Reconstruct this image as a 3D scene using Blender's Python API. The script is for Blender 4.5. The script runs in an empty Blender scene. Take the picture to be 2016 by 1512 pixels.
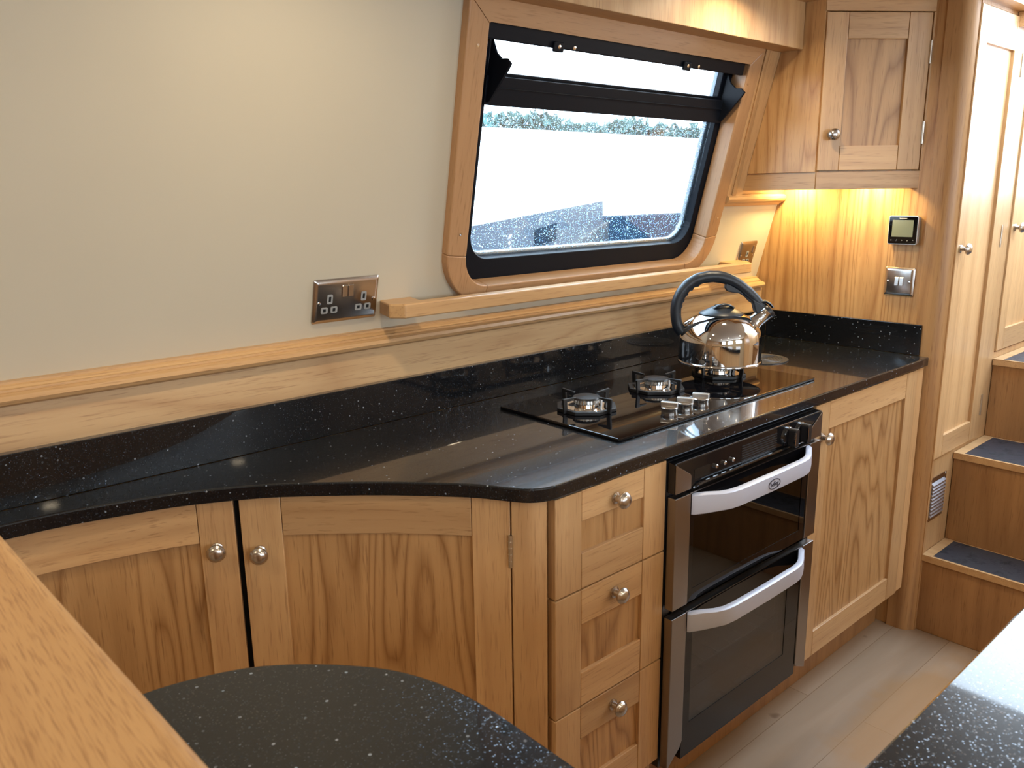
import bpy, bmesh, math, random
from mathutils import Matrix, Vector
C = bpy.context.scene.collection
SC = bpy.context.scene
rnd = random.Random(7)
PI = math.pi

# ------------------------------------------------------------------ camera
FPX, YAW, PITCH, ROLL = 1603.88, 0.8424, -0.2307, -0.0145
CAM = Vector((-2.5444, -1.5132, 1.4122))
fw = Vector((math.cos(YAW)*math.cos(PITCH), math.sin(YAW)*math.cos(PITCH), math.sin(PITCH)))
rt = Vector((math.sin(YAW), -math.cos(YAW), 0)); up = rt.cross(fw)
c_, s_ = math.cos(ROLL), math.sin(ROLL)
rt, up = c_*rt + s_*up, -s_*rt + c_*up
cd = bpy.data.cameras.new('camera'); cam = bpy.data.objects.new('camera', cd); C.objects.link(cam)
cam.matrix_world = Matrix(((rt.x, up.x, -fw.x, CAM.x), (rt.y, up.y, -fw.y, CAM.y), (rt.z, up.z, -fw.z, CAM.z), (0, 0, 0, 1)))
cd.sensor_fit = 'HORIZONTAL'; cd.sensor_width = 36; cd.lens = FPX/2016*36; cd.clip_start = .02
cd.dof.use_dof = True; cd.dof.focus_distance = 2.2; cd.dof.aperture_fstop = 14
SC.camera = cam

# ------------------------------------------------------------------ world, exposure, lamps
SKY = 14.0
w = bpy.data.worlds.new('sky'); SC.world = w; w.use_nodes = True
wn = w.node_tree.nodes; wl = w.node_tree.links
bg = wn['Background']; bg.inputs['Strength'].default_value = SKY
tc = wn.new('ShaderNodeTexCoord'); sx = wn.new('ShaderNodeSeparateXYZ'); cr = wn.new('ShaderNodeValToRGB')
wl.new(tc.outputs['Generated'], sx.inputs[0]); wl.new(sx.outputs['Z'], cr.inputs[0]); wl.new(cr.outputs[0], bg.inputs['Color'])
cr.color_ramp.elements[0].color = (.78, .89, 1, 1); cr.color_ramp.elements[1].color = (.6, .79, 1, 1)
SC.view_settings.view_transform = 'Standard'; SC.view_settings.look = 'None'
SC.view_settings.gamma = 1; SC.view_settings.use_curve_mapping = False
SC.view_settings.exposure = -0.1
SC.cycles.use_denoising = True
SC.cycles.max_bounces = 8; SC.cycles.diffuse_bounces = 4; SC.cycles.glossy_bounces = 5
SC.cycles.transparent_max_bounces = 12; SC.cycles.transmission_bounces = 6
SC.cycles.sample_clamp_indirect = 6; SC.cycles.caustics_reflective = False; SC.cycles.caustics_refractive = False

CEIL = 1.95
def area(name, loc, rot, sx, sy, power=0, col=(1, 1, 1), portal=False, shape='RECTANGLE', spread=PI):
    l = bpy.data.lights.new(name, 'AREA'); o = bpy.data.objects.new(name, l); C.objects.link(o)
    l.shape = shape; l.size = sx; l.size_y = sy; l.energy = power; l.color = col; l.spread = spread
    o.location = loc; o.rotation_euler = rot
    if portal: l.cycles.is_portal = True
    return o
DOWN = [(-1.86, -.52), (-.66, -.385), (-3.1, -.52), (-1.7, -1.95), (-.55, -1.95), (-2.9, -1.95), (-1.7, -3.0), (-.7, -3.0), (-2.7, -3.0), (-4.2, -1.3), (-4.2, -2.7)]
WARM = (1, .81, .55)
for i, (x, y) in enumerate(DOWN):
    area('downlight_lamp', (x, y, CEIL-.012), (0, 0, 0), .075, .075, 4.6, WARM, shape='DISK', spread=math.radians(150))
# daylight openings (they only guide the sampling of the sky)
area('window_daylight_guide', (-.87, .17, 1.5), (math.radians(-90), 0, 0), 1.2, .8, portal=True)
area('hatch_daylight_guide', (.68, -1.02, 2.02), (0, 0, 0), 1.35, 1.0, portal=True)
area('stern_daylight_guide', (1.43, -1.06, 1.68), (0, math.radians(90), 0), .6, .95, portal=True)
for wx in (-.9, -2.4, -3.9):
    area('far_window_daylight_guide', (wx, -3.5, 1.45), (math.radians(90), 0, 0), 1.1, .8, portal=True)

# ------------------------------------------------------------------ materials
def newmat(n):
    m = bpy.data.materials.new(n); m.use_nodes = True
    return m, m.node_tree.nodes, m.node_tree.links, m.node_tree.nodes['Principled BSDF']
def plain(n, col, rough=.5, metal=0, spec=.5, coat=0, aniso=0):
    m, N, L, b = newmat(n)
    b.inputs['Base Color'].default_value = (*col, 1); b.inputs['Roughness'].default_value = rough
    b.inputs['Metallic'].default_value = metal; b.inputs['Specular IOR Level'].default_value = spec
    b.inputs['Coat Weight'].default_value = coat; b.inputs['Anisotropic'].default_value = aniso
    return m
def nd(N, t, **k):
    n = N.new(t)
    for a, v in k.items():
        if a[0] == '_': n.inputs[a[1:]].default_value = v
        else: setattr(n, a, v)
    return n
def mth(N, L, op, a, b=None, clamp=False):
    n = N.new('ShaderNodeMath'); n.operation = op; n.use_clamp = clamp
    for i, v in enumerate((a, b)):
        if v is None: continue
        if isinstance(v, (int, float)): n.inputs[i].default_value = v
        else: L.new(v, n.inputs[i])
    return n.outputs[0]
def mixc(N, L, f, a, b, mode='MIX'):
    n = N.new('ShaderNodeMix'); n.data_type = 'RGBA'; n.blend_type = mode
    for s, v in ((n.inputs[0], f), (n.inputs[6], a), (n.inputs[7], b)):
        if isinstance(v, tuple): s.default_value = v
        elif isinstance(v, (int, float)): s.default_value = v
        else: L.new(v, s)
    return n.outputs[2]
def rcoord(N, L, amount=9.0):
    t = nd(N, 'ShaderNodeTexCoord'); i = nd(N, 'ShaderNodeObjectInfo')
    cx = nd(N, 'ShaderNodeCombineXYZ')
    L.new(mth(N, L, 'MULTIPLY', i.outputs['Random'], amount), cx.inputs[0])
    L.new(mth(N, L, 'MULTIPLY', i.outputs['Random'], amount*2.3), cx.inputs[1])
    L.new(mth(N, L, 'MULTIPLY', i.outputs['Random'], amount*.7), cx.inputs[2])
    a = nd(N, 'ShaderNodeVectorMath', operation='ADD'); L.new(t.outputs['Object'], a.inputs[0]); L.new(cx.outputs[0], a.inputs[1])
    return a.outputs[0], i.outputs['Random']
def oak(n, axis, light=(.56, .345, .165), dark=(.33, .165, .065), rings=9.0, ring_w=.55, rough=.36, scale=1.0, spec=.5, pores=(.56, .74), power=1.8, along=.085, pore_s=.5):
    m, N, L, b = newmat(n)
    co, r = rcoord(N, L)
    k = [1.0, 1.0, 1.0]; k[axis] = along
    mp = nd(N, 'ShaderNodeMapping'); mp.inputs['Scale'].default_value = [v*scale for v in k]; L.new(co, mp.inputs[0])
    n1 = nd(N, 'ShaderNodeTexNoise', _Scale=4.2, _Detail=2.5, _Roughness=.45); n1.inputs['Distortion'].default_value = .35; L.new(mp.outputs[0], n1.inputs[0])
    ring = mth(N, L, 'PINGPONG', mth(N, L, 'MULTIPLY', n1.outputs[0], rings), .5)
    ring = mth(N, L, 'POWER', mth(N, L, 'MULTIPLY', ring, 2.0), power)
    k2 = [1.0, 1.0, 1.0]; k2[axis] = .03
    mp2 = nd(N, 'ShaderNodeMapping'); mp2.inputs['Scale'].default_value = k2; L.new(co, mp2.inputs[0])
    k3 = [1.0, 1.0, 1.0]; k3[axis] = .05
    mp3 = nd(N, 'ShaderNodeMapping'); mp3.inputs['Scale'].default_value = k3; L.new(co, mp3.inputs[0])
    n2 = nd(N, 'ShaderNodeTexNoise', _Scale=300.0*scale, _Detail=2.0, _Roughness=.6); L.new(mp3.outputs[0], n2.inputs[0])
    n3 = nd(N, 'ShaderNodeTexNoise', _Scale=38.0, _Detail=3.0, _Roughness=.6); L.new(mp2.outputs[0], n3.inputs[0])
    n4 = nd(N, 'ShaderNodeTexNoise', _Scale=2.2, _Detail=1.0); L.new(mp.outputs[0], n4.inputs[0])
    pore = nd(N, 'ShaderNodeMapRange'); pore.inputs[1].default_value = pores[0]; pore.inputs[2].default_value = pores[1]; L.new(n2.outputs[0], pore.inputs[0])
    st = nd(N, 'ShaderNodeMapRange'); st.inputs[1].default_value = .35; st.inputs[2].default_value = .75; L.new(n3.outputs[0], st.inputs[0])
    f = mth(N, L, 'ADD', mth(N, L, 'MULTIPLY', ring, ring_w), mth(N, L, 'MULTIPLY', st.outputs[0], .32))
    f = mth(N, L, 'ADD', f, mth(N, L, 'MULTIPLY', n4.outputs[0], .22))
    f = mth(N, L, 'SUBTRACT', f, .16, clamp=True)
    col = mixc(N, L, f, (*light, 1), (*dark, 1))
    col = mixc(N, L, mth(N, L, 'MULTIPLY', pore.outputs[0], pore_s), col, (dark[0]*.6, dark[1]*.5, dark[2]*.45, 1))
    hv = nd(N, 'ShaderNodeHueSaturation'); L.new(col, hv.inputs['Color'])
    L.new(mth(N, L, 'ADD', mth(N, L, 'MULTIPLY', r, .22), .89), hv.inputs['Value'])
    L.new(hv.outputs[0], b.inputs['Base Color'])
    b.inputs['Roughness'].default_value = rough; b.inputs['Specular IOR Level'].default_value = spec
    bp = nd(N, 'ShaderNodeBump', _Strength=.12, _Distance=.001); L.new(n2.outputs[0], bp.inputs['Height']); L.new(bp.outputs[0], b.inputs['Normal'])
    return m
OX, OY, OZ = oak('oak_grain_x', 0, ring_w=.3), oak('oak_grain_y', 1, ring_w=.3), oak('oak_grain_z', 2, ring_w=.3)
OP = oak('oak_panel', 2, light=(.5, .285, .12), dark=(.23, .1, .03), rings=24, ring_w=.68, power=2.6, along=.13)
OW = oak('oak_end_wall', 2, light=(.54, .32, .14), dark=(.28, .12, .038), rings=22, ring_w=.62, power=2.8, along=.07)
OD = oak('oak_plank', 0, light=(.54, .36, .19), dark=(.35, .19, .085), rings=11, ring_w=.5, power=3, along=.16)
OB = oak('oak_bar', 1, light=(.60, .35, .15), dark=(.37, .18, .065), rings=6, ring_w=.2, rough=.4, scale=1.9, pores=(.5, .68), pore_s=.5)
OS = oak('oak_window_surround', 2, light=(.43, .245, .12), dark=(.3, .15, .065), rings=5, ring_w=.25)
OSX = oak('oak_window_surround_rail', 0, light=(.46, .265, .13), dark=(.33, .165, .07), rings=5, ring_w=.25)
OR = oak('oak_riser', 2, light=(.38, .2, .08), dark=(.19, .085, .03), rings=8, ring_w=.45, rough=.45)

def quartz(n, base=(.005, .0054, .0066), dens=.0):
    m, N, L, b = newmat(n)
    t = nd(N, 'ShaderNodeTexCoord')
    def layer(scale, lo, hi, smin, smax):
        v = nd(N, 'ShaderNodeTexVoronoi', _Scale=scale); L.new(t.outputs['Object'], v.inputs[0])
        s = nd(N, 'ShaderNodeSeparateColor'); L.new(v.outputs['Color'], s.inputs[0])
        keep = nd(N, 'ShaderNodeMapRange'); keep.inputs[1].default_value = lo; keep.inputs[2].default_value = hi; L.new(s.outputs[0], keep.inputs[0])
        d = nd(N, 'ShaderNodeMapRange'); d.inputs[1].default_value = smin; d.inputs[2].default_value = smax
        d.inputs[3].default_value = 1; d.inputs[4].default_value = 0; L.new(v.outputs['Distance'], d.inputs[0])
        return mth(N, L, 'MULTIPLY', keep.outputs[0], d.outputs[0]), v
    big, v1 = layer(170, .955, .985, .24, .33)
    small, v2 = layer(420, .8, .92, .3, .45)
    fine, v3 = layer(400, .5, .7, .36, .5)
    hue = mixc(N, L, v1.outputs['Color'], (.5, .52, .56, 1), (.28, .38, .5, 1))
    col = mixc(N, L, mth(N, L, 'MULTIPLY', fine, .6), (*base, 1), mixc(N, L, v3.outputs['Color'], (.03, .043, .062, 1), (.055, .06, .07, 1)))
    col = mixc(N, L, mth(N, L, 'MULTIPLY', small, .13), col, (.2, .24, .3, 1))
    col = mixc(N, L, mth(N, L, 'MULTIPLY', big, .6), col, hue)
    L.new(col, b.inputs['Base Color'])
    L.new(mth(N, L, 'MULTIPLY', fine, .85), b.inputs['Metallic'])
    b.inputs['Roughness'].default_value = .24; b.inputs['Specular IOR Level'].default_value = .17
    b.inputs['Coat Weight'].default_value = 1; b.inputs['Coat Roughness'].default_value = .04; b.inputs['Coat IOR'].default_value = 1.35
    # every chip under the polish is tilted a little, so it sparkles on its own
    sub = nd(N, 'ShaderNodeVectorMath', operation='SUBTRACT'); L.new(v3.outputs['Color'], sub.inputs[0]); sub.inputs[1].default_value = (.5, .5, .5)
    scl = nd(N, 'ShaderNodeVectorMath', operation='SCALE'); L.new(sub.outputs[0], scl.inputs[0]); L.new(mth(N, L, 'MULTIPLY', fine, .34), scl.inputs['Scale'])
    g = nd(N, 'ShaderNodeNewGeometry'); ad = nd(N, 'ShaderNodeVectorMath', operation='ADD'); L.new(g.outputs['Normal'], ad.inputs[0]); L.new(scl.outputs[0], ad.inputs[1])
    nm = nd(N, 'ShaderNodeVectorMath', operation='NORMALIZE'); L.new(ad.outputs[0], nm.inputs[0]); L.new(nm.outputs[0], b.inputs['Normal'])
    return m
QZ = quartz('black_quartz')

def cream_mat():
    m, N, L, b = newmat('cream_paint')
    t = nd(N, 'ShaderNodeTexCoord'); n = nd(N, 'ShaderNodeTexNoise', _Scale=3.0, _Detail=3.0); L.new(t.outputs['Object'], n.inputs[0])
    L.new(mixc(N, L, n.outputs[0], (.53, .475, .365, 1), (.57, .515, .4, 1)), b.inputs['Base Color'])
    b.inputs['Roughness'].default_value = .6; b.inputs['Specular IOR Level'].default_value = .25
    return m
CREAM = cream_mat()
CEILM = plain('ceiling_paint', (.7, .66, .58), .7)
FX, FY = -1.36, -.89   # worn patch (-.44, -.76) relative to the floor's own origin (-1.8, -1.65)
def floor_mat():
    m, N, L, b = newmat('floor_planks')
    t = nd(N, 'ShaderNodeTexCoord')
    br = nd(N, 'ShaderNodeTexBrick', _Scale=1.0); br.inputs['Brick Width'].default_value = 1.25; br.inputs['Row Height'].default_value = .16
    br.inputs['Mortar Size'].default_value = .0012; br.inputs['Color1'].default_value = (.34, .245, .165, 1); br.inputs['Color2'].default_value = (.42, .315, .225, 1)
    br.inputs['Mortar'].default_value = (.2, .12, .06, 1); L.new(t.outputs['Object'], br.inputs[0])
    mp = nd(N, 'ShaderNodeMapping'); mp.inputs['Scale'].default_value = (.1, 1, 1); L.new(t.outputs['Object'], mp.inputs[0])
    n1 = nd(N, 'ShaderNodeTexNoise', _Scale=16.0, _Detail=4.0, _Distortion=.4); L.new(mp.outputs[0], n1.inputs[0])
    col = mixc(N, L, mth(N, L, 'MULTIPLY', n1.outputs[0], .8), br.outputs[0], (.19, .12, .065, 1))
    # worn brown patch in front of the steps
    g = nd(N, 'ShaderNodeVectorMath', operation='DISTANCE'); g.inputs[1].default_value = (0, 0, 0)
    mp3 = nd(N, 'ShaderNodeMapping'); mp3.inputs['Scale'].default_value = (.5, 1.55, 1); mp3.inputs['Location'].default_value = (FX*.5, FY*1.55, 0); L.new(t.outputs['Object'], mp3.inputs[0]); L.new(mp3.outputs[0], g.inputs[0])
    n2 = nd(N, 'ShaderNodeTexNoise', _Scale=9.0, _Detail=4.0); L.new(t.outputs['Object'], n2.inputs[0])
    d = mth(N, L, 'ADD', g.outputs['Value'], mth(N, L, 'MULTIPLY', mth(N, L, 'SUBTRACT', n2.outputs[0], .5), .25))
    mr = nd(N, 'ShaderNodeMapRange'); mr.inputs[1].default_value = .13; mr.inputs[2].default_value = .21; mr.inputs[3].default_value = 1; mr.inputs[4].default_value = 0; L.new(d, mr.inputs[0])
    col = mixc(N, L, mth(N, L, 'MULTIPLY', mr.outputs[0], .6), col, (.30, .165, .06, 1))
    n5 = nd(N, 'ShaderNodeTexNoise', _Scale=14.0, _Detail=1.0); L.new(t.outputs['Object'], n5.inputs[0])
    kn = nd(N, 'ShaderNodeMapRange'); kn.inputs[1].default_value = .74; kn.inputs[2].default_value = .8; L.new(n5.outputs[0], kn.inputs[0])
    col = mixc(N, L, mth(N, L, 'MULTIPLY', kn.outputs[0], .6), col, (.09, .04, .015, 1))
    L.new(col, b.inputs['Base Color']); b.inputs['Roughness'].default_value = .42
    return m
FLOOR = floor_mat()
def mat_mat():
    m, N, L, b = newmat('rubber_grip')
    t = nd(N, 'ShaderNodeTexCoord'); n = nd(N, 'ShaderNodeTexNoise', _Scale=11.0, _Detail=5.0, _Roughness=.7); L.new(t.outputs['Object'], n.inputs[0])
    r = nd(N, 'ShaderNodeMapRange'); r.inputs[1].default_value = .5; r.inputs[2].default_value = .62; L.new(n.outputs[0], r.inputs[0])
    col = mixc(N, L, r.outputs[0], (.028, .034, .046, 1), (.008, .008, .01, 1))
    n2 = nd(N, 'ShaderNodeTexNoise', _Scale=120.0, _Detail=2.0); L.new(t.outputs['Object'], n2.inputs[0])
    sp = nd(N, 'ShaderNodeMapRange'); sp.inputs[1].default_value = .72; sp.inputs[2].default_value = .76; L.new(n2.outputs[0], sp.inputs[0])
    col = mixc(N, L, mth(N, L, 'MULTIPLY', sp.outputs[0], .5), col, (.35, .37, .4, 1))
    L.new(col, b.inputs['Base Color']); L.new(mth(N, L, 'ADD', mth(N, L, 'MULTIPLY', r.outputs[0], .3), .4), b.inputs['Roughness'])
    return m
RUBBER = mat_mat()
BLACK = plain('black_gloss', (.006, .006, .007), .08)
BGLASS = plain('black_glass', (.003, .003, .004), .03, 0, .36)
SATINBLACK = plain('satin_black', (.012, .012, .014), .35)
ALU = plain('black_aluminium', (.006, .008, .013), .4, 0, .12)
STEEL = plain('brushed_steel', (.31, .285, .27), .3, 1, aniso=.5)
PLATE = plain('satin_steel_plate', (.5, .46, .43), .22, 1)
CHROME = plain('chrome', (.82, .82, .82), .04, 1)
POLISH = plain('polished_steel', (.70, .70, .72), .045, 1)
NICKEL = plain('satin_nickel', (.55, .51, .47), .25, 1)
SILVER = plain('silver_grey_paint', (.50, .53, .64), .38, .15)  # oven handles; the blue tint is reflected window light put into the grey
GREY = plain('grey_plastic', (.3, .31, .31), .45)
DARK = plain('dark_void', (.003, .003, .003), .9)
WHITE = plain('white_print', (.8, .8, .8), .5)
SCREEN = plain('lcd_screen', (.2, .225, .17), .12)
CAST = plain('cast_iron', (.008, .008, .009), .38)
ENAMEL = plain('oven_enamel', (.10, .09, .08), .3)
HANDLE = plain('soft_black_plastic', (.010, .015, .023), .4)
HINGE = plain('steel_hinge', (.62, .58, .5), .3, 1)

def glass_mat(n, tint, refl, drops=False, clear=1.0):
    m = bpy.data.materials.new(n); m.use_nodes = True; N = m.node_tree.nodes; L = m.node_tree.links
    N.remove(N['Principled BSDF']); out = N['Material Output']
    tr = nd(N, 'ShaderNodeBsdfTransparent'); tr.inputs[0].default_value = (*tint, 1)
    gl = nd(N, 'ShaderNodeBsdfGlossy'); gl.inputs['Roughness'].default_value = .02
    fr = nd(N, 'ShaderNodeFresnel'); fr.inputs[0].default_value = 1.5
    f = mth(N, L, 'ADD', mth(N, L, 'MULTIPLY', fr.outputs[0], 1.0), refl, clamp=True)
    g = nd(N, 'ShaderNodeNewGeometry')
    f = mth(N, L, 'MULTIPLY', f, mth(N, L, 'SUBTRACT', 1.0, mth(N, L, 'MULTIPLY', g.outputs['Backfacing'], .5)))
    mx = nd(N, 'ShaderNodeMixShader'); L.new(f, mx.inputs[0]); L.new(tr.outputs[0], mx.inputs[1]); L.new(gl.outputs[0], mx.inputs[2])
    last = mx
    if drops:
        t = nd(N, 'ShaderNodeTexCoord')
        masks = []
        for sc, lo, hi, a, bb in ((290, .38, .5, .22, .36), (120, .78, .85, .24, .34)):
            v = nd(N, 'ShaderNodeTexVoronoi', _Scale=sc); L.new(t.outputs['Object'], v.inputs[0])
            s = nd(N, 'ShaderNodeSeparateColor'); L.new(v.outputs['Color'], s.inputs[0])
            k = nd(N, 'ShaderNodeMapRange'); k.inputs[1].default_value = lo; k.inputs[2].default_value = hi; L.new(s.outputs[0], k.inputs[0])
            d = nd(N, 'ShaderNodeMapRange'); d.inputs[1].default_value = a; d.inputs[2].default_value = bb; d.inputs[3].default_value = 1; d.inputs[4].default_value = 0
            L.new(v.outputs['Distance'], d.inputs[0]); masks.append((mth(N, L, 'MULTIPLY', k.outputs[0], d.outputs[0]), v.outputs['Distance']))
        mk = mth(N, L, 'MAXIMUM', masks[0][0], masks[1][0])
        h = mth(N, L, 'MULTIPLY', masks[0][1], -.6)
        bp = nd(N, 'ShaderNodeBump', _Strength=1.0, _Distance=.004); L.new(h, bp.inputs['Height'])
        rf = nd(N, 'ShaderNodeBsdfRefraction'); rf.inputs['IOR'].default_value = 1.33; rf.inputs['Roughness'].default_value = .05
        rf.inputs['Color'].default_value = (.5, .68, .82, 1); L.new(bp.outputs[0], rf.inputs['Normal'])
        m2 = nd(N, 'ShaderNodeMixShader'); L.new(mth(N, L, 'MULTIPLY', mk, .55), m2.inputs[0]); L.new(last.outputs[0], m2.inputs[1]); L.new(rf.outputs[0], m2.inputs[2]); last = m2
    L.new(last.outputs[0], out.inputs[0])
    return m
PANE = glass_mat('clear_pane', (.97, .99, 1), .0)
WET = glass_mat('wet_pane', (.93, .98, 1), .0, drops=True)
OVENGLASS = glass_mat('oven_glass', (.42, .4, .38), .02)
OVENGLASS2 = glass_mat('dark_oven_glass', (.1, .1, .11), .0)
def emit(n, col, s):
    m = bpy.data.materials.new(n); m.use_nodes = True; N = m.node_tree.nodes; N.remove(N['Principled BSDF'])
    e = nd(N, 'ShaderNodeEmission'); e.inputs[0].default_value = (*col, 1); e.inputs[1].default_value = s
    m.node_tree.links.new(e.outputs[0], N['Material Output'].inputs[0]); return m
PUCK = emit('warm_led', (1, .75, .32), 520)

# ------------------------------------------------------------------ mesh helpers
class MB:
    def __init__(s): s.v = []; s.f = []
    def add(s, vs, fs):
        o = len(s.v); s.v += [tuple(p) for p in vs]; s.f += [tuple(i+o for i in f) for f in fs]; return s
    def box(s, x0, x1, y0, y1, z0, z1):
        return s.add([(x, y, z) for z in (z0, z1) for y in (y0, y1) for x in (x0, x1)],
                     [(0, 2, 3, 1), (4, 5, 7, 6), (0, 1, 5, 4), (2, 6, 7, 3), (0, 4, 6, 2), (1, 3, 7, 5)])
    def prism(s, poly, ax, a, b):
        def P(p, t): q = list(p); q.insert(ax, t); return q
        n = len(poly); vs = [P(p, a) for p in poly]+[P(p, b) for p in poly]
        fs = [tuple(range(n)), tuple(range(2*n-1, n-1, -1))]+[(i, i+n, (i+1) % n+n, (i+1) % n) for i in range(n)]
        return s.add(vs, fs)
    def ring(s, outer, inner, ax, a, b):
        def P(p, t): q = list(p); q.insert(ax, t); return q
        n = len(outer); vs = [P(p, t) for t in (a, b) for loop in (outer, inner) for p in loop]; fs = []
        for i in range(n):
            j = (i+1) % n
            fs += [(i, j, n+j, n+i), (2*n+i, 3*n+i, 3*n+j, 2*n+j), (i, 2*n+i, 2*n+j, j), (n+i, n+j, 3*n+j, 3*n+i)]
        return s.add(vs, fs)
    def lathe(s, prof, o=(0, 0, 0), z=(0, 0, 1), n=32, close=True):
        z = Vector(z).normalized(); x = z.orthogonal().normalized(); y = z.cross(x); o = Vector(o); vs = []; fs = []
        for r, h in prof:
            for k in range(n):
                t = 2*PI*k/n; vs.append(o+z*h+(x*math.cos(t)+y*math.sin(t))*r)
        for i in range(len(prof)-1):
            for k in range(n):
                fs.append((i*n+k, i*n+(k+1) % n, (i+1)*n+(k+1) % n, (i+1)*n+k))
        if close:
            if prof[0][0] > 1e-5: fs.append(tuple(range(n-1, -1, -1)))
            if prof[-1][0] > 1e-5: fs.append(tuple(range((len(prof)-1)*n, len(prof)*n)))
        return s.add(vs, fs)
    def tube(s, path, rad, n=12, flat=(1, 1), side=None):
        P = [Vector(p) for p in path]; vs = []; fs = []; m = len(P)
        up0 = Vector(side) if side else None
        for i, p in enumerate(P):
            t = (P[min(i+1, m-1)]-P[max(i-1, 0)]).normalized()
            if up0 is None: up0 = t.orthogonal()
            a = (up0-t*up0.dot(t)).normalized(); b = t.cross(a)
            if not side: up0 = a
            r = rad[i] if isinstance(rad, (list, tuple)) else rad
            rx, ry = r if isinstance(r, tuple) else (r*flat[0], r*flat[1])
            for k in range(n):
                q = 2*PI*k/n; vs.append(p+a*math.cos(q)*rx+b*math.sin(q)*ry)
        for i in range(m-1):
            for k in range(n): fs.append((i*n+k, i*n+(k+1) % n, (i+1)*n+(k+1) % n, (i+1)*n+k))
        fs += [tuple(range(n-1, -1, -1)), tuple(range((m-1)*n, m*n))]
        return s.add(vs, fs)
    def slab(s, pts, nrm, z0, z1, t0, t1):
        """a strip that follows a plan curve: pts and outward normals, offsets t0..t1 along the normal"""
        n = len(pts); vs = []; fs = []
        for (x, y), (nx, ny) in zip(pts, nrm):
            for t, z in ((t0, z0), (t1, z0), (t1, z1), (t0, z1)): vs.append((x+nx*t, y+ny*t, z))
        for i in range(n-1):
            for k in range(4): fs.append((i*4+k, i*4+(k+1) % 4, i*4+4+(k+1) % 4, i*4+4+k))
        fs += [(3, 2, 1, 0), tuple((n-1)*4+k for k in range(4))]
        return s.add(vs, fs)
WM = {}
def settags(o, label=None, cat=None, group=None, kind=None):
    for k, v in (('label', label), ('category', cat), ('group', group), ('kind', kind)):
        if v: o[k] = v
    return o
def thing(name, loc=(0, 0, 0), label=None, cat=None, group=None, kind=None, rotz=0, M=None):
    o = bpy.data.objects.new(name, None); C.objects.link(o); o.empty_display_size = .05
    m = M if M is not None else Matrix.Translation(loc) @ Matrix.Rotation(rotz, 4, 'Z')
    o.matrix_world = m; WM[o.name] = m.copy()
    return settags(o, label, cat, group, kind)
def mesh(name, mb, mat, parent=None, frame=None, bevel=0, smooth=False, segs=2, label=None):
    """mb is written in `frame` coordinates (world when frame is None); origin goes to the parent's origin or the mesh centre"""
    F = frame if frame is not None else Matrix.Identity(4)
    vs = [Vector(v) for v in mb.v]
    cen = Vector([(min(v[i] for v in vs)+max(v[i] for v in vs))/2 for i in range(3)])
    if not parent: cen.z = min(v.z for v in vs)
    me = bpy.data.meshes.new(name); me.from_pydata([v-cen for v in vs], [], mb.f)
    bm = bmesh.new(); bm.from_mesh(me); bmesh.ops.remove_doubles(bm, verts=bm.verts, dist=1e-6); bmesh.ops.recalc_face_normals(bm, faces=bm.faces); bm.to_mesh(me); bm.free()
    me.materials.append(mat)
    o = bpy.data.objects.new(name, me); C.objects.link(o)
    M = F @ Matrix.Translation(cen)
    if parent:
        o.parent = parent; o.matrix_parent_inverse = WM[parent.name].inverted()
    o.matrix_basis = M; WM[o.name] = M.copy()
    if smooth:
        for p in me.polygons: p.use_smooth = True
        me.set_sharp_from_angle(angle=math.radians(38))
    if bevel:
        b = o.modifiers.new('bevel', 'BEVEL'); b.width = bevel; b.segments = segs; b.limit_method = 'ANGLE'; b.angle_limit = math.radians(40)
    if label: o['label'] = label
    return o
def box(name, dims, mat, parent=None, frame=None, bevel=.0015, **k): return mesh(name, MB().box(*dims), mat, parent, frame, bevel, **k)
def text(name, s, size, M, mat, parent, ext=.0003, squash=1.0):
    cu = bpy.data.curves.new(name, 'FONT'); cu.body = s; cu.size = size; cu.align_x = 'CENTER'; cu.align_y = 'CENTER'; cu.extrude = ext; cu.resolution_u = 3
    t = bpy.data.objects.new('tmp_text', cu); C.objects.link(t); bpy.context.view_layer.update()
    me = bpy.data.meshes.new_from_object(t.evaluated_get(bpy.context.evaluated_depsgraph_get())); bpy.data.objects.remove(t); bpy.data.curves.remove(cu)
    me.name = name; me.materials.clear(); me.materials.append(mat)
    o = bpy.data.objects.new(name, me); C.objects.link(o); o.parent = parent; o.matrix_parent_inverse = WM[parent.name].inverted()
    M = M @ Matrix.Diagonal((squash, 1, 1, 1)); o.matrix_basis = M; WM[o.name] = M.copy(); return o
def copy_tree(src, M, parent=None, label=None):
    """copy of a thing with its parts and sub-parts; M is the new world matrix of the top object"""
    old = WM[src.name]
    c = src.copy(); C.objects.link(c); D = M @ old.inverted()
    def rec(s, d):
        for ch in list(s.children):
            k = ch.copy(); C.objects.link(k); k.parent = d; m = D @ WM[ch.name]
            WM[k.name] = m; k.matrix_parent_inverse = WM[d.name].inverted(); k.matrix_basis = m; rec(ch, k)
    WM[c.name] = M.copy()
    if parent: c.parent = parent; c.matrix_parent_inverse = WM[parent.name].inverted()
    c.matrix_basis = M
    if label: c['label'] = label
    rec(src, c); return c
def rrect(x0, x1, y0, y1, r, n=8):
    """rounded rectangle, r = radii for (bottom left, bottom right, top right, top left)"""
    if isinstance(r, (int, float)): r = (r,)*4
    out = []
    for (cx, cy, sx_, sy_, a0), rr in zip(((x0, y0, 1, 1, PI), (x1, y0, -1, 1, 1.5*PI), (x1, y1, -1, -1, 0), (x0, y1, 1, -1, .5*PI)), r):
        for k in range(n+1):
            t = a0+.5*PI*k/n; out.append((cx+sx_*rr+math.cos(t)*rr, cy+sy_*rr+math.sin(t)*rr))
    return out
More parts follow.
